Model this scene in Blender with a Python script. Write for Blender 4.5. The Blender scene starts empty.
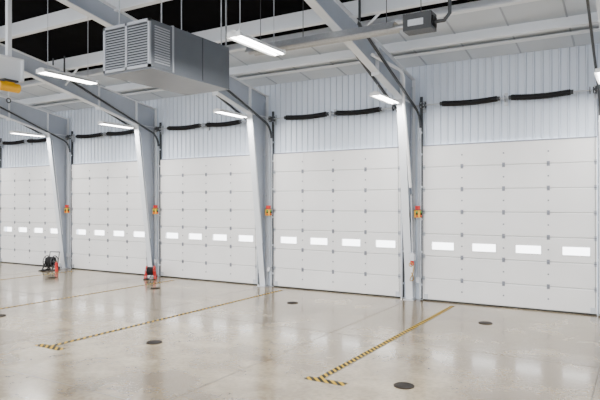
import bpy, math, random
from mathutils import Vector, Matrix
random.seed(3)
# ------------------------------------------------------------------ materials
def mat(name, col, rough=0.5, metal=0.0, noise=0.0, nscale=3.0, spec=0.5, emis=None, es=0.0, bump=0.0):
    m = bpy.data.materials.new(name); m.use_nodes = True
    nt = m.node_tree; b = nt.nodes['Principled BSDF']
    b.inputs['Base Color'].default_value = (*col, 1)
    b.inputs['Roughness'].default_value = rough
    b.inputs['Metallic'].default_value = metal
    b.inputs['Specular IOR Level'].default_value = spec
    tc = nt.nodes.new('ShaderNodeTexCoord')
    n = nt.nodes.new('ShaderNodeTexNoise'); n.inputs['Scale'].default_value = nscale
    n.inputs['Detail'].default_value = 4
    nt.links.new(tc.outputs['Object'], n.inputs['Vector'])
    if noise > 0:
        r = nt.nodes.new('ShaderNodeValToRGB')
        r.color_ramp.elements[0].position = 0.3; r.color_ramp.elements[1].position = 0.7
        r.color_ramp.elements[0].color = (*[c*(1-noise) for c in col], 1)
        r.color_ramp.elements[1].color = (*[min(1, c*(1+noise*0.5)) for c in col], 1)
        nt.links.new(n.outputs['Fac'], r.inputs['Fac'])
        nt.links.new(r.outputs['Color'], b.inputs['Base Color'])
    if bump > 0:
        bp = nt.nodes.new('ShaderNodeBump'); bp.inputs['Strength'].default_value = bump
        nt.links.new(n.outputs['Fac'], bp.inputs['Height'])
        nt.links.new(bp.outputs['Normal'], b.inputs['Normal'])
    if emis:
        b.inputs['Emission Color'].default_value = (*emis, 1)
        b.inputs['Emission Strength'].default_value = es
    return m
M = {}
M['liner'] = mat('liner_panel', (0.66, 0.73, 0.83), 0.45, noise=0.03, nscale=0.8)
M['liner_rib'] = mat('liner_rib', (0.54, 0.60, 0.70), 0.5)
M['roofliner'] = mat('roof_liner', (0.60, 0.65, 0.71), 0.6, noise=0.05, nscale=0.8)
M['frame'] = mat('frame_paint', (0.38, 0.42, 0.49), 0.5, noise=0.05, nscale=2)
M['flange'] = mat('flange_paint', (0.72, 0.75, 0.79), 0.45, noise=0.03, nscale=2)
M['purlin'] = mat('purlin_paint', (0.80, 0.83, 0.87), 0.4, noise=0.03, nscale=2)
M['door'] = mat('door_steel', (0.83, 0.825, 0.82), 0.45, noise=0.04, nscale=0.9)
M['door_seam'] = mat('door_seam', (0.32, 0.33, 0.35), 0.6)
M['hinge'] = mat('hinge_steel', (0.20, 0.21, 0.24), 0.4, metal=0.3)
M['galv'] = mat('galvanised', (0.50, 0.52, 0.55), 0.4, metal=0.6, noise=0.1, nscale=20)
M['black'] = mat('black_steel', (0.008, 0.008, 0.009), 0.6, noise=0.2, nscale=20, spec=0.25)
M['dark'] = mat('dark_grey', (0.035, 0.038, 0.042), 0.5)
M['rubber'] = mat('rubber', (0.02, 0.02, 0.02), 0.8)
M['insul'] = mat('roof_black', (0.003, 0.003, 0.004), 0.9, noise=0.3, nscale=2, spec=0.05)
M['ahu'] = mat('unit_grey', (0.12, 0.135, 0.155), 0.4, metal=0.2, noise=0.06, nscale=2)
M['ahul'] = mat('unit_grey_light', (0.42, 0.44, 0.48), 0.35, metal=0.3)
M['white'] = mat('white_plastic', (0.82, 0.83, 0.84), 0.45)
M['red'] = mat('red_paint', (0.60, 0.015, 0.01), 0.35)
M['yellow'] = mat('yellow_paint', (0.90, 0.45, 0.005), 0.4)
M['brass'] = mat('brass', (0.45, 0.30, 0.10), 0.4, metal=0.8)
M['green'] = mat('green_btn', (0.03, 0.30, 0.08), 0.4)
M['tube'] = mat('lamp_tube', (1, 1, 1), 0.4, emis=(1, 0.98, 0.95), es=24.0)
M['drain'] = mat('cast_iron', (0.030, 0.020, 0.012), 0.6, noise=0.4, nscale=30, spec=0.2)

def glass():
    m = bpy.data.materials.new('window_glass'); m.use_nodes = True
    nt = m.node_tree; nt.nodes.clear()
    o = nt.nodes.new('ShaderNodeOutputMaterial'); mx = nt.nodes.new('ShaderNodeMixShader')
    t = nt.nodes.new('ShaderNodeBsdfTransparent'); g = nt.nodes.new('ShaderNodeBsdfGlossy')
    g.inputs['Roughness'].default_value = 0.05; mx.inputs[0].default_value = 0.05
    nt.links.new(t.outputs[0], mx.inputs[1]); nt.links.new(g.outputs[0], mx.inputs[2])
    nt.links.new(mx.outputs[0], o.inputs[0]); return m
M['glass'] = glass()

def concrete():
    m = bpy.data.materials.new('polished_concrete'); m.use_nodes = True
    nt = m.node_tree; b = nt.nodes['Principled BSDF']; L = nt.links.new
    tc = nt.nodes.new('ShaderNodeTexCoord')
    def noise(s, d, dist=0):
        n = nt.nodes.new('ShaderNodeTexNoise'); n.inputs['Scale'].default_value = s
        n.inputs['Detail'].default_value = d; n.inputs['Distortion'].default_value = dist
        L(tc.outputs['Object'], n.inputs['Vector']); return n
    n1 = noise(0.35, 9, 0.8); n2 = noise(1.6, 10, 0.6); n3 = noise(14, 8)
    r1 = nt.nodes.new('ShaderNodeValToRGB')
    e = r1.color_ramp.elements
    e[0].position = 0.38; e[0].color = (0.21, 0.155, 0.080, 1)
    e[1].position = 0.62; e[1].color = (0.41, 0.34, 0.22, 1)
    L(n1.outputs['Fac'], r1.inputs['Fac'])
    r2 = nt.nodes.new('ShaderNodeValToRGB'); e = r2.color_ramp.elements
    e[0].position = 0.40; e[0].color = (0.70, 0.66, 0.60, 1); e[1].position = 0.58; e[1].color = (1, 1, 1, 1)
    L(n2.outputs['Fac'], r2.inputs['Fac'])
    mx = nt.nodes.new('ShaderNodeMix'); mx.data_type = 'RGBA'; mx.blend_type = 'MULTIPLY'; mx.inputs[0].default_value = 1
    L(r1.outputs['Color'], mx.inputs[6]); L(r2.outputs['Color'], mx.inputs[7])
    r3 = nt.nodes.new('ShaderNodeValToRGB'); e = r3.color_ramp.elements
    e[0].position = 0.38; e[0].color = (0.80, 0.78, 0.75, 1); e[1].position = 0.58; e[1].color = (1, 1, 1, 1)
    L(n3.outputs['Fac'], r3.inputs['Fac'])
    mx2 = nt.nodes.new('ShaderNodeMix'); mx2.data_type = 'RGBA'; mx2.blend_type = 'MULTIPLY'; mx2.inputs[0].default_value = 1
    L(mx.outputs[2], mx2.inputs[6]); L(r3.outputs['Color'], mx2.inputs[7])
    L(mx2.outputs[2], b.inputs['Base Color'])
    rr = nt.nodes.new('ShaderNodeMapRange'); rr.inputs[3].default_value = 0.14; rr.inputs[4].default_value = 0.28
    L(n2.outputs['Fac'], rr.inputs[0]); L(rr.outputs[0], b.inputs['Roughness'])
    b.inputs['Specular IOR Level'].default_value = 0.85
    b.inputs['Coat Weight'].default_value = 0.35; b.inputs['Coat Roughness'].default_value = 0.10; b.inputs['Coat IOR'].default_value = 1.5
    bp = nt.nodes.new('ShaderNodeBump'); bp.inputs['Strength'].default_value = 0.05
    L(n2.outputs['Fac'], bp.inputs['Height']); L(bp.outputs['Normal'], b.inputs['Normal'])
    return m
M['concrete'] = concrete()
M['joint'] = mat('joint_filler', (0.10, 0.08, 0.055), 0.4)

def hazard():
    m = bpy.data.materials.new('hazard_tape'); m.use_nodes = True
    nt = m.node_tree; b = nt.nodes['Principled BSDF']; L = nt.links.new
    tc = nt.nodes.new('ShaderNodeTexCoord'); sp = nt.nodes.new('ShaderNodeSeparateXYZ')
    L(tc.outputs['Object'], sp.inputs[0])
    ad = nt.nodes.new('ShaderNodeMath'); ad.operation = 'ADD'; L(sp.outputs[0], ad.inputs[0]); L(sp.outputs[1], ad.inputs[1])
    mu = nt.nodes.new('ShaderNodeMath'); mu.operation = 'MULTIPLY'; mu.inputs[1].default_value = 7.0; L(ad.outputs[0], mu.inputs[0])
    fr = nt.nodes.new('ShaderNodeMath'); fr.operation = 'FRACT'; L(mu.outputs[0], fr.inputs[0])
    gt = nt.nodes.new('ShaderNodeMath'); gt.operation = 'GREATER_THAN'; gt.inputs[1].default_value = 0.55; L(fr.outputs[0], gt.inputs[0])
    mx = nt.nodes.new('ShaderNodeMix'); mx.data_type = 'RGBA'
    mx.inputs[6].default_value = (0.006, 0.005, 0.003, 1); mx.inputs[7].default_value = (0.50, 0.31, 0.006, 1)
    L(gt.outputs[0], mx.inputs[0]); L(mx.outputs[2], b.inputs['Base Color'])
    b.inputs['Roughness'].default_value = 0.6; b.inputs['Specular IOR Level'].default_value = 0.2
    return m
M['hazard'] = hazard()

# ------------------------------------------------------------------ mesh builder
class B:
    def __init__(s): s.v = []; s.f = []; s.m = []; s.mats = []; s.sm = []
    def mi(s, k):
        if k not in s.mats: s.mats.append(k)
        return s.mats.index(k)
    def add(s, vs, fs, k, smooth=False):
        o = len(s.v); s.v += [tuple(v) for v in vs]; i = s.mi(k)
        for f in fs: s.f.append([o+a for a in f]); s.m.append(i); s.sm.append(smooth)
    def box(s, x0, x1, y0, y1, z0, z1, k):
        vs = [(x0,y0,z0),(x1,y0,z0),(x1,y1,z0),(x0,y1,z0),(x0,y0,z1),(x1,y0,z1),(x1,y1,z1),(x0,y1,z1)]
        s.add(vs, [(0,3,2,1),(4,5,6,7),(0,1,5,4),(1,2,6,5),(2,3,7,6),(3,0,4,7)], k)
    def prism_x(s, pts, x0, x1, k):   # pts list (y,z)
        n = len(pts)
        vs = [(x0,p[0],p[1]) for p in pts]+[(x1,p[0],p[1]) for p in pts]
        s.add(vs, [tuple(range(n)), tuple(range(2*n-1, n-1, -1))]+[(i,(i+1)%n+0,(i+1)%n+n,i+n) for i in range(n)], k)
    def tube(s, pts, r, k, n=10, radii=None, closed=False):
        P = [Vector(p) for p in pts]; vs = []; up0 = None
        for i, p in enumerate(P):
            if i == 0: d = P[1]-P[0]
            elif i == len(P)-1: d = P[-1]-P[-2]
            else: d = (P[i+1]-P[i]).normalized()+(P[i]-P[i-1]).normalized()
            d.normalize()
            if up0 is None:
                up0 = Vector((0,0,1)) if abs(d.z) < 0.9 else Vector((1,0,0))
            a = d.cross(up0)
            if a.length < 1e-4: a = d.cross(Vector((0,1,0.1)))
            a.normalize(); b = d.cross(a).normalized(); up0 = -b if (-b).length else up0
            rr = radii[i] if radii else r
            for j in range(n):
                t = 2*math.pi*j/n; vs.append(p+a*math.cos(t)*rr+b*math.sin(t)*rr)
        fs = []
        for i in range(len(P)-1):
            for j in range(n):
                fs.append((i*n+j, i*n+(j+1)%n, (i+1)*n+(j+1)%n, (i+1)*n+j))
        s.add(vs, fs, k, True)
        s.add(vs[:n], [tuple(range(n))[::-1]], k); s.add(vs[-n:], [tuple(range(n))], k)
    def bar(s, p0, p1, w, h, k):
        p0 = Vector(p0); p1 = Vector(p1); d = (p1-p0).normalized()
        up = Vector((0,0,1)) if abs(d.z) < 0.95 else Vector((0,1,0))
        a = d.cross(up).normalized()*w/2; b = a.normalized().cross(d).normalized()*h/2
        vs = [p0-a-b,p0+a-b,p0+a+b,p0-a+b,p1-a-b,p1+a-b,p1+a+b,p1-a+b]
        s.add(vs, [(0,3,2,1),(4,5,6,7),(0,1,5,4),(1,2,6,5),(2,3,7,6),(3,0,4,7)], k)
    def torus(s, c, R, r, axis, k, n=24, m=8):
        vs = []; c = Vector(c)
        A = {'x': (Vector((0,1,0)), Vector((0,0,1)), Vector((1,0,0))), 'y': (Vector((1,0,0)), Vector((0,0,1)), Vector((0,1,0))), 'z': (Vector((1,0,0)), Vector((0,1,0)), Vector((0,0,1)))}[axis]
        for i in range(n):
            t = 2*math.pi*i/n; rad = A[0]*math.cos(t)+A[1]*math.sin(t)
            for j in range(m):
                q = 2*math.pi*j/m; vs.append(c+rad*(R+r*math.cos(q))+A[2]*r*math.sin(q))
        fs = [(i*m+j, ((i+1)%n)*m+j, ((i+1)%n)*m+(j+1)%m, i*m+(j+1)%m) for i in range(n) for j in range(m)]
        s.add(vs, fs, k, True)
    def make(s, name, loc=(0,0,0), bevel=0, parent=None):
        me = bpy.data.meshes.new(name)
        me.from_pydata(s.v, [], s.f); me.update()
        for k in s.mats: me.materials.append(M[k])
        for i, p in enumerate(me.polygons): p.material_index = s.m[i]; p.use_smooth = s.sm[i]
        import bmesh
        bm = bmesh.new(); bm.from_mesh(me); bmesh.ops.recalc_face_normals(bm, faces=bm.faces); bm.to_mesh(me); bm.free()
        ob = bpy.data.objects.new(name, me); bpy.context.collection.objects.link(ob); ob.location = loc
        return ob
def inst(ob, name, loc):
    o = bpy.data.objects.new(name, ob.data); bpy.context.collection.objects.link(o); o.location = loc
    return o

# ------------------------------------------------------------------ layout
BAY = 4.93; W = 4.27; H = 4.27
DL = [-5.18 - BAY*k for k in range(-1, 6)]
FX = [-5.515 - BAY*k for k in range(-2, 7)]
XL, XR, YB = -35.1, 5.0, -24.0
EAVE = 6.5; SL = 1/6.0
def roof(y): return EAVE + (-y)*SL
def inside(x): return XL+0.5 < x < XR-0.2

b = B(); b.box(XL-0.3, XR+0.3, YB, 0.30, -0.2, 0, 'concrete'); b.make('floor')
b = B()
for y in (-4.9, -9.9, -14.9): b.box(XL, XR, y-0.008, y+0.008, -0.002, 0.0015, 'joint')
for k in range(-1, 6):
    x = -5.515 - BAY*k
    b.box(x-0.008, x+0.008, YB, -0.4, -0.002, 0.0015, 'joint')
b.make('trim_1')

b = B()
x = XL
for dl in sorted(DL):
    b.box(x, dl, 0.0, 0.25, 0, H, 'liner'); x = dl+W
b.box(x, XR, 0.0, 0.25, 0, H, 'liner')
b.box(XL, XR, 0.037, 0.25, H, EAVE+0.3, 'liner')
pitch = 0.2; nr = int((XR-XL)/pitch)
for i in range(nr):
    x0 = XL+i*pitch
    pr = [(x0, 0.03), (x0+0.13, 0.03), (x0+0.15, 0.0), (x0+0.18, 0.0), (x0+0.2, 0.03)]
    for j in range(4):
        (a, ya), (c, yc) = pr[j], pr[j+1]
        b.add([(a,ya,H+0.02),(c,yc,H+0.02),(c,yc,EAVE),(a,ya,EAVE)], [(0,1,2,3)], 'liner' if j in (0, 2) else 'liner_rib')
b.make('wall_north')
b = B(); b.box(XL-0.25, XL, YB, 0.25, 0, 10.6, 'liner'); b.make('wall_west')
b = B(); b.box(XR, XR+0.25, YB, 0.25, 0, 10.6, 'liner'); b.make('wall_east')

b = B()
def slab(y0, y1, k):
    b.prism_x([(y0, roof(y0)), (y1, roof(y1)), (y1, roof(y1)+0.15), (y0, roof(y0)+0.15)], XL, XR, k)
slab(0.25, -2.9, 'roofliner'); slab(-2.9, YB, 'insul')
b.make('ceiling')
b = B()
for y, d, k in [(-0.8,0.06,'purlin'),(-1.6,0.24,'purlin'),(-2.95,0.20,'purlin'),(-3.9,0.38,'purlin'),(-6.1,0.40,'purlin'),(-8.3,0.38,'purlin'),(-10.5,0.36,'purlin'),(-12.7,0.3,'purlin'),(-15,0.3,'purlin'),(-17.5,.3,'purlin'),(-20,.3,'purlin')]:
    z = roof(y)
    b.box(XL, XR, y-0.012, y+0.012, z-d, z+0.02, k)
    b.box(XL, XR, y-0.16, y, z-d-0.012, z-d, k)
    b.box(XL, XR, y-0.16, y-0.145, z-d, z-d+0.03, k)
    b.box(XL, XR, y, y+0.10, z-0.04, z-0.03, k)
x = XL+0.4
while x < XR:
    b.prism_x([(-0.02, roof(0)-0.012), (-2.88, roof(-2.88)-0.012), (-2.88, roof(-2.88)), (-0.02, roof(0))], x, x+0.04, 'frame'); x += BAY/4
b.make('trim_2')

# ------------------------------------------------------------------ rigid frames
def frame():
    b = B(); t = 0.012; fw = 0.10
    top0 = 0.40
    P = lambda y, off: (y, roof(y)-off)
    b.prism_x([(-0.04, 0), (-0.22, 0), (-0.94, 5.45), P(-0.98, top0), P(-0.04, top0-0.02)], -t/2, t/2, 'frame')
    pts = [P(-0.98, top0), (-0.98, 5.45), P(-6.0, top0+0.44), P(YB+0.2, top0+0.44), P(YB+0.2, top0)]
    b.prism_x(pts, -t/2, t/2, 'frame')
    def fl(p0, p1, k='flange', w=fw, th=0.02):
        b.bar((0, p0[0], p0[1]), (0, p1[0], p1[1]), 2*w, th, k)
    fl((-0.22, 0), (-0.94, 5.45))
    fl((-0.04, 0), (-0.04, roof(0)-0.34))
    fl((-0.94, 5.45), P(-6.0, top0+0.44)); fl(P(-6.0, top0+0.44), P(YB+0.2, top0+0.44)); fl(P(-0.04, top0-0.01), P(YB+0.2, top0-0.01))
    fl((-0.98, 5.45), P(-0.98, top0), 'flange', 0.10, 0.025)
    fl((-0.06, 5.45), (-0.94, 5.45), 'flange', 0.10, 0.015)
    fl((-2.6, roof(-2.6)-top0-0.78), (-2.6, roof(-2.6)-top0), 'flange', 0.10, 0.02)
    for y in (-3.9, -8.3):
        for s_ in (-1, 1):
            b.bar((s_*0.08, y, roof(y)-top0-0.43), (s_*0.75, y, roof(y)-0.30), 0.04, 0.04, 'flange')
    for y in (-0.10, -0.17):
        b.tube([(0.035, y, 0.25), (0.035, y, 5.9)], 0.014, 'frame' if y < -0.12 else 'galv', 8)
    b.tube([(0.04, -0.30, 1.4), (0.04, -0.78, 5.2)], 0.016, 'flange', 8)
    for z in (1.6, 2.9, 4.2, 5.3): b.box(0.006, 0.055, -0.20, -0.07, z, z+0.03, 'galv')
    b.box(-0.15, 0.15, -0.34, -0.03, 0, 0.02, 'galv')
    for sx in (-0.1, 0.1):
        for y in (-0.28, -0.10): b.tube([(sx, y, 0.015), (sx, y, 0.06)], 0.014, 'galv', 6)
    return b
fr0 = None
for x in FX:
    if inside(x):
        if fr0 is None: fr0 = frame().make('steel_frame', (x, 0, 0))
        else: inst(fr0, 'steel_frame', (x, 0, 0))

# ------------------------------------------------------------------ sectional door
def door():
    b = B(); y0, y1 = -0.075, -0.025; n = 7; sh = H/n
    win = [(0.25+1.09*i, 0.25+1.09*i+0.60) for i in range(4)]
    def prof(z0, z1, lo=True, hi=True):
        p = [(y1, z0)]
        p += [(y0+0.012, z0), (y0, z0+0.018)] if lo else [(y0, z0)]
        p += [(y0, z1-0.018), (y0+0.012, z1)] if hi else [(y0, z1)]
        p += [(y1, z1)]
        b.prism_x(p, 0, W, 'door')
    for i in range(n):
        z0 = i*sh+0.004+(0.03 if i == 0 else 0); z1 = (i+1)*sh-0.004
        if i == 2:
            wz0, wz1 = 1.41, 1.61
            prof(z0, wz0, True, False); prof(wz1, z1, False, True)
            xs = 0
            for a, c in win:
                b.box(xs, a, y0, y1, wz0, wz1, 'door'); xs = c
                b.box(a, c, -0.055, -0.045, wz0, wz1, 'glass')
                for q in ((a-0.02, a, wz0-0.02, wz1+0.02), (c, c+0.02, wz0-0.02, wz1+0.02), (a, c, wz0-0.02, wz0), (a, c, wz1, wz1+0.02)):
                    b.box(q[0], q[1], y0-0.008, y0, q[2], q[3], 'door')
            b.box(xs, W, y0, y1, wz0, wz1, 'door')
        else:
            prof(z0, z1)
        if i < n-1: b.box(0, W, y0+0.010, y1, z1, z1+0.008, 'door_seam')
    b.box(0, W, y0, y1, 0, 0.035, 'rubber')
    b.box(0, W, y0-0.012, y0+0.02, H-0.03, H+0.0, 'hinge')
    sx = [0.03, 1.07, 2.135, 3.20, W-0.03]
    for i in range(n):
        z0 = i*sh; z1 = (i+1)*sh
        for j, x in enumerate(sx):
            b.box(x-0.035, x+0.035, y0-0.004, y0, z0+0.04, z1-0.03, 'door')
            if i > 0:
                b.box(x-0.035, x+0.035, y0-0.014, y0+0.002, z0-0.06, z0+0.06, 'hinge' if 0 < j < 4 else 'galv')
                b.tube([(x-0.035, y0-0.016, z0), (x+0.035, y0-0.016, z0)], 0.011, 'hinge', 6)
            if 0 < j < 4: b.box(x-0.018, x+0.018, y0-0.012, y0-0.002, (z0+z1)/2-0.018, (z0+z1)/2+0.018, 'hinge')
    for x in (0.02, W-0.14): b.box(x, x+0.12, y0-0.02, y0, 0.04, 0.18, 'galv')
    return b
d0 = door().make('door_1', (DL[0], 0, 0))
for i, x in enumerate(DL[1:]): inst(d0, 'door_%d' % (i+2), (x, 0, 0))

# ------------------------------------------------------------------ tracks + spring hardware
def tracks():
    b = B(); PITCH = 0.36
    for sx in (-0.06, W+0.06):
        b.box(sx-0.035, sx+0.035, -0.045, -0.002, 0.02, 5.62, 'dark')
        b.box(sx-0.02, sx+0.02, -0.15, -0.10, 0.05, 4.75, 'galv')
        for z in (0.4, 1.3, 2.2, 3.1, 4.0, 4.6): b.box(sx-0.03, sx+0.03, -0.11, -0.04, z, z+0.05, 'galv')
        pts = [(sx, -0.125, 4.75)]
        a_end = math.atan(PITCH); R = 0.5
        for i in range(1, 9):
            a = (math.pi/2-a_end)*i/8
            pts.append((sx, -0.125-R*(1-math.cos(a)), 4.75+R*math.sin(a)))
        for i in range(len(pts)-1): b.bar(pts[i], pts[i+1], 0.045, 0.05, 'dark')
        e = pts[-1]; L = 3.7
        p2 = (sx, e[1]-L, e[2]+L*PITCH)
        b.bar(e, p2, 0.045, 0.05, 'dark')
        b.bar((sx, e[1], e[2]+0.05), (sx, p2[1], p2[2]+0.05), 0.05, 0.012, 'galv')
        for q in (0.98,):
            y = e[1]-L*q; z = e[2]+L*q*PITCH
            b.bar((sx, y, z), (sx, y, roof(y)-0.02), 0.035, 0.035, 'dark')
    zs = 5.34; ys = -0.28
    b.tube([(-0.12, ys, zs), (W+0.12, ys, zs)], 0.017, 'galv', 8)
    for x0, x1 in ((0.60, 2.02), (2.36, 3.72)):
        n = int((x1-x0)/0.022)*2; pts = []; rad = []
        for i in range(n+1):
            x = x0+(x1-x0)*i/n
            sag = -0.035*math.sin(math.pi*(x-x0)/(x1-x0))
            pts.append((x, ys, zs+sag)); rad.append(0.078 if i % 2 else 0.066)
        b.tube(pts, 0.08, 'black', 12, rad)
        for x in (x0-0.02, x1+0.02): b.tube([(x-0.04, ys, zs), (x+0.04, ys, zs)], 0.055, 'dark', 12)
    for x in (-0.03, W+0.03):
        s = 1 if x < 1 else -1
        b.tube([(x+s*0.02, ys, zs), (x+s*0.10, ys, zs)], 0.09, 'dark', 14, [0.10, 0.075])
        b.tube([(x+s*0.16, ys, zs-0.0), (x+s*0.17, ys, zs)], 0.09, 'dark', 14)
        b.tube([(x+s*0.06, ys+0.07, zs), (x+s*0.06, -0.09, 0.12)], 0.005, 'dark', 4)
    for x in (0.03, 2.19, W-0.03):
        b.box(x-0.04, x+0.04, -0.05, -0.002, zs-0.16, zs+0.16, 'galv')
        b.box(x-0.008, x+0.008, -0.36, -0.03, zs-0.07, zs+0.07, 'galv')
    return b
t0 = tracks().make('door_track_assembly', (DL[0], 0, 0))
for x in DL[1:]: inst(t0, 'door_track_assembly', (x, 0, 0))

# ------------------------------------------------------------------ fluorescent lamps
def lamp(top):
    b = B(); L = 0.68
    b.prism_x([(-L, 0.02), (L, 0.02), (L, 0.08), (-L, 0.08)], -0.05, 0.05, 'white')
    b.add([(-0.05,-L,0.05),(-0.15,-L,-0.02),(-0.15,L,-0.02),(-0.05,L,0.05),(0.05,-L,0.05),(0.15,-L,-0.02),(0.15,L,-0.02),(0.05,L,0.05)],
          [(0,1,2,3),(4,5,6,7)], 'white')
    for sx in (-0.07, 0.07): b.tube([(sx, -L+0.02, -0.005), (sx, L-0.02, -0.005)], 0.018, 'tube', 8)
    for y in (-L, L-0.02): b.box(-0.13, 0.13, y, y+0.02, -0.02, 0.06, 'white')
    for y in (-0.5, 0.5):
        h = top(y); b.tube([(0, y, 0.08), (0, y, h)], 0.006, 'galv', 5)
    return b
def put_lamps(yc, power):
    z = 5.36 if yc < -2 else 5.33
    bt = lamp(lambda y: (roof(yc+y)-0.845 - z) if yc < -5 else max(0.1, 5.45+(-(yc+y)-0.94)*0.13-z))
    first = None
    for x in FX:
        if not inside(x): continue
        y = yc-0.7 if (yc < -5 and x > -1.5) else yc
        x = x-0.09
        if first is None: ob = first = bt.make('fluorescent_lamp', (x, y, z))
        else: ob = inst(first, 'fluorescent_lamp', (x, y, z))
        l = bpy.data.lights.new('lamp_light', 'AREA'); l.shape = 'RECTANGLE'; l.size = 0.28; l.size_y = 1.3
        l.energy = power; l.color = (1, 0.975, 0.94)
        o = bpy.data.objects.new('lamp_light', l); bpy.context.collection.objects.link(o); o.parent = ob; o.location = (0, 0, -0.04)
put_lamps(-1.75, 120); put_lamps(-7.4, 210); put_lamps(-13.2, 150)

# ------------------------------------------------------------------ air handling unit
def ahu():
    b = B(); x0, x1, y0, y1, z0, z1 = -8.52, -7.34, -8.15, -5.95, 5.06, 5.90
    b.box(x0, x1, y0+0.55, y1, z0, z1, 'ahu')
    b.box(x0, x1, y0, y0+0.53, z0+0.01, z1-0.01, 'ahu')
    b.box(x0-0.01, x1+0.01, y0+0.52, y0+0.56, z0-0.01, z1+0.01, 'ahul')
    b.box(x0, x1, y0-0.04, y0, z0, z0+0.05, 'ahul'); b.box(x0, x1, y0-0.04, y0, z1-0.05, z1, 'ahul')
    for xx in (x0, x1-0.05, (x0+x1)/2-0.02): b.box(xx, xx+0.05, y0-0.04, y0, z0, z1, 'ahul')
    b.box(x0+0.05, x1-0.05, y0-0.012, y0-0.002, z0+0.05, z1-0.05, 'dark')
    n = 15
    for i in range(n):
        z = z0+0.07+i*(z1-z0-0.14)/n
        b.prism_x([(y0-0.045, z), (y0-0.008, z+0.03), (y0-0.008, z+0.04), (y0-0.045, z+0.012)], x0+0.05, x1-0.05, 'ahul')
    for i in range(15):
        z = z0+0.09+i*0.045
        b.box(x1, x1+0.012, y0+0.08, y0+0.45, z, z+0.02, 'ahul')
    b.box(x1, x1+0.006, y0+1.35, y0+1.37, z0, z1, 'dark')
    b.box(x0-0.01, x1+0.01, y0+0.0, y1, z0-0.03, z0, 'ahu')
    for xx in (x0+0.05, x1-0.05):
        for yy in (y0+0.3, y1-0.2):
            b.tube([(xx, yy, z1-0.02), (xx, yy, roof(yy)-0.01)], 0.012, 'galv', 6)
    b.tube([(x0+0.9, y1-0.03, z0+0.4), (x0+0.9, y1+0.25, z0+0.4), (x0+0.9, y1+0.25, roof(y1)-0.35)], 0.02, 'galv', 8)
    return b
ahu().make('unit_heater')

# ------------------------------------------------------------------ radiant tube heater
b = B()
yh, zh = -4.87, 6.08
b.tube([(-7.6, yh, zh), (-3.9, yh, zh)], 0.055, 'galv', 14)
b.add([(-7.6,yh-0.20,zh-0.04),(-7.6,yh-0.10,zh+0.11),(-7.6,yh+0.10,zh+0.11),(-7.6,yh+0.20,zh-0.04),
       (-4.1,yh-0.20,zh-0.04),(-4.1,yh-0.10,zh+0.11),(-4.1,yh+0.10,zh+0.11),(-4.1,yh+0.20,zh-0.04)],
      [(0,1,5,4),(1,2,6,5),(2,3,7,6)], 'galv')
b.box(-3.9, -3.35, yh-0.17, yh+0.17, zh-0.14, zh+0.18, 'dark')
b.box(-3.35, -3.33, yh-0.12, yh+0.12, zh-0.08, zh+0.1, 'black')
b.box(-3.8, -3.5, yh-0.18, yh-0.17, zh-0.06, zh+0.06, 'galv')
b.tube([(-3.33, yh, zh), (-3.15, yh, zh), (-3.05, yh, zh+0.12), (-3.05, yh, roof(yh)-0.01)], 0.035, 'dark', 10)
for x in (-7.3, -6.2, -4.9, -4.3, -3.6):
    b.tube([(x, yh, zh+0.1), (x, yh, roof(yh)-0.01)], 0.008, 'dark', 6)
b.make('radiant_tube_heater')

b = B(); fx = FX[2]
b.tube([(fx+0.18,-3.2,6.10),(fx+0.18,-1.45,6.10),(fx+0.18,-1.25,6.04),(fx+0.18,-1.16,5.9),(fx+0.16,-1.10,5.3),(fx+0.16,-0.82,4.2),(fx+0.16,-0.60,3.1)], 0.04, 'white', 12)
b.make('exhaust_pipe')

# ------------------------------------------------------------------ monorail beam + hoist
b = B()
b.box(-12.85, -12.83, -12.5, -7.0, 5.6, 6.1, 'purlin')
b.box(-12.96, -12.72, -12.5, -7.0, 5.58, 5.60, 'purlin'); b.box(-12.96, -12.72, -12.5, -7.0, 6.1, 6.12, 'purlin')
b.box(-12.96, -12.72, -7.0, -6.98, 5.58, 6.12, 'purlin')
for y in (-7.3, -10, -12.3): b.bar((-12.84, y, 6.12), (-12.84, y, roof(y)-0.02), 0.1, 0.1, 'purlin')
b.make('monorail_beam')
b = B()
b.box(-13.0, -12.68, -7.5, -7.15, 5.53, 5.575, 'dark')
b.tube([(-12.84, -7.55, 5.42), (-12.84, -7.05, 5.42)], 0.11, 'yellow', 16)
b.box(-12.92, -12.76, -7.42, -7.2, 5.36, 5.54, 'yellow')
b.tube([(-12.84, -7.3, 5.35), (-12.84, -7.3, 5.15)], 0.01, 'galv', 6)
b.torus((-12.84, -7.3, 5.10), 0.05, 0.014, 'x', 'dark')
b.make('chain_hoist')

# ------------------------------------------------------------------ control stations
def control():
    b = B()
    b.box(-0.08, 0.08, -0.30, -0.19, 2.28, 2.48, 'yellow')
    b.box(-0.09, 0.09, -0.31, -0.18, 2.48, 2.50, 'dark')
    for z, k in ((2.43, 'green'), (2.38, 'black'), (2.32, 'red')):
        b.tube([(0, -0.30, z), (0, -0.33, z)], 0.028, k, 12)
        b.tube([(0.08, -0.24, z), (0.11, -0.24, z)], 0.028, k, 12)
    b.box(-0.06, 0.06, -0.28, -0.20, 2.50, 2.60, 'red')
    b.box(-0.03, 0.03, -0.19, -0.002, 2.3, 2.5, 'galv')
    b.tube([(0.0, -0.20, 2.60), (0.0, -0.20, 4.9), (0, -0.16, 5.1)], 0.014, 'galv', 8)
    b.tube([(0.0, -0.20, 0.6), (0.0, -0.20, 2.27)], 0.012, 'galv', 8)
    b.box(-0.05, 0.05, -0.25, -0.15, 0.5, 0.64, 'galv')
    return b
c0 = None
for x in FX:
    if inside(x):
        if c0 is None: c0 = control().make('door_control_station', (x+0.24, 0, 0), 0)
        else: inst(c0, 'door_control_station', (x+0.24, 0, 0))

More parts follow.
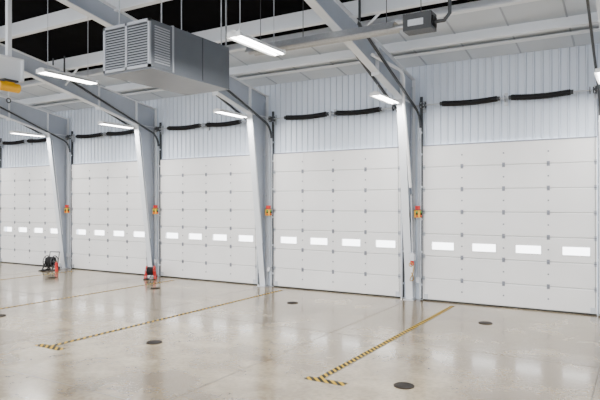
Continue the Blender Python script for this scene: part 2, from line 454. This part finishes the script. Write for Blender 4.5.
b = B(); x = FX[2]+0.17
b.tube([(x,-0.58,2.9),(x,-0.50,1.9),(x-0.0,-0.46,0.95)], 0.018, 'galv', 8)
b.box(x-0.07, x+0.07, -0.56, -0.42, 1.12, 1.32, 'galv')
b.tube([(x, -0.50, 0.72), (x, -0.50, 0.98)], 0.045, 'white', 12)
b.tube([(x, -0.50, 1.0), (x, -0.50, 1.12)], 0.05, 'red', 12)
b.torus((x, -0.59, 1.02), 0.05, 0.012, 'y', 'brass')
pts = []
for i in range(30):
    t = i/29; pts.append((x+0.05*math.sin(t*9), -0.52-0.04*math.cos(t*9), 0.8-0.35*math.sin(math.pi*t)+0.25*t))
b.tube(pts, 0.012, 'brass', 6)
b.make('air_line_regulator')

# ------------------------------------------------------------------ hose reels
def reel(k1, handle):
    b = B()
    for sx in (-0.15, 0.15):
        b.torus((sx, 0, 0.30), 0.20, 0.016, 'x', k1, 28, 8)
        for a in range(6):
            t = a*math.pi/3
            b.bar((sx, 0, 0.30), (sx, 0.20*math.cos(t), 0.30+0.20*math.sin(t)), 0.02, 0.02, k1)
        b.bar((sx*1.25, -0.20, 0.02), (sx*1.25, 0, 0.32), 0.035, 0.035, k1)
        b.bar((sx*1.25, 0.20, 0.02), (sx*1.25, 0, 0.32), 0.035, 0.035, k1)
        b.bar((sx*1.25, -0.24, 0.02), (sx*1.25, 0.24, 0.02), 0.04, 0.04, k1)
        if handle: b.tube([(sx*1.25, 0.12, 0.15), (sx*1.25, 0.22, 0.62)], 0.014, k1, 8)
    if handle: b.tube([(-0.19, 0.22, 0.62), (0.19, 0.22, 0.62)], 0.014, k1, 8)
    for i in range(7): b.torus((-0.12+i*0.040, 0, 0.30), 0.10, 0.024, 'x', 'black', 24, 8)
    for i in range(6): b.torus((-0.10+i*0.040, 0, 0.30), 0.145, 0.024, 'x', 'black', 24, 8)
    b.tube([(-0.20, 0, 0.30), (0.20, 0, 0.30)], 0.03, 'galv', 10)
    b.tube([(0.05, -0.15, 0.30), (0.05, -0.18, 0.12), (0.0, -0.26, 0.03), (-0.2, -0.36, 0.02), (0.05, -0.42, 0.02), (0.25, -0.34, 0.02)], 0.018, 'black', 8)
    return b
r = reel('red', False).make('hose_reel', (FX[4]+0.42, -0.66, 0)); r.rotation_euler = (0, 0, 0.6); r.scale = (0.9, 0.9, 0.9)
r = reel('dark', True).make('hose_reel', (FX[5]+0.05, -0.85, 0)); r.rotation_euler = (0, 0, 0.3); r.scale = (1.15, 1.15, 1.15)
b = B()
b.tube([(0,0,0.0),(0,0,0.30)],0.06,'red',16); b.tube([(0,0,0.30),(0,0,0.36)],0.05,'red',14,[0.055,0.03]); b.tube([(0,0,0.36),(0,0,0.41)],0.02,'brass',8)
b.tube([(0,0,0.40),(0.07,-0.03,0.36),(0.08,-0.03,0.18)],0.012,'black',6)
b.make('fire_extinguisher', (FX[5]+0.55, -0.95, 0))

# ------------------------------------------------------------------ floor markings & drains
def marking(x, y0, y1, bx0, bx1):
    b = B()
    b.box(x-0.055, x+0.055, y1, y0, 0.0, 0.003, 'hazard')
    b.box(bx0, bx1, y1-0.15, y1, 0.0, 0.003, 'hazard')
    b.box(x+0.055, x+0.07, y1, y0, 0.0, 0.0028, 'joint')
    return b
marking(-4.22, -0.55, -7.72, -4.42, -3.75).make('floor_hazard_stripe')
marking(-9.50, -0.55, -8.55, -9.80, -9.10).make('floor_hazard_stripe')
marking(-13.95, -0.55, -8.6, -14.2, -13.5).make('floor_hazard_stripe')
marking(-19.2, -0.55, -8.6, -19.4, -18.7).make('floor_hazard_stripe')
def drain():
    b = B(); b.tube([(0,0,0.0),(0,0,0.006)], 0.15, 'drain', 32)
    b.torus((0,0,0.006), 0.145, 0.008, 'z', 'drain', 32, 6)
    for i in range(-3, 4):
        w = math.sqrt(max(0.0, 0.125**2-(i*0.034)**2))
        b.box(i*0.034-0.008, i*0.034+0.008, -w, w, 0.006, 0.009, 'black')
    return b
dd = drain().make('floor_drain', (-2.99, -7.41, 0))
for k in range(0, 6):
    for y in (-2.3, -7.38):
        if k == 0 and y < -5: continue
        inst(dd, 'floor_drain', (-2.99-k*5.05, y, 0))

# ------------------------------------------------------------------ world (overcast sky, brighter on the door side) and camera
w = bpy.data.worlds.new('World'); bpy.context.scene.world = w; w.use_nodes = True
nt = w.node_tree; bg = nt.nodes['Background']; bg.inputs[0].default_value = (0.95, 0.97, 1.0, 1)
tc = nt.nodes.new('ShaderNodeTexCoord'); sp = nt.nodes.new('ShaderNodeSeparateXYZ'); mr = nt.nodes.new('ShaderNodeMapRange')
nt.links.new(tc.outputs['Generated'], sp.inputs[0]); nt.links.new(sp.outputs[1], mr.inputs[0])
mr.inputs[1].default_value = 0.0; mr.inputs[2].default_value = 0.5
mr.inputs[3].default_value = 4.2; mr.inputs[4].default_value = 8.5
nt.links.new(mr.outputs[0], bg.inputs[1])

cam = bpy.data.cameras.new('camera'); co = bpy.data.objects.new('camera', cam); bpy.context.collection.objects.link(co)
cam.sensor_width = 36; cam.lens = 36*573/600
cam.shift_y = 3/600.0
co.location = (0, -15.4, 2.68)
ang = math.atan2(0.859, -0.512)
co.rotation_euler = (math.pi/2, 0, ang-math.pi/2)
cam.clip_end = 200
bpy.context.scene.camera = co
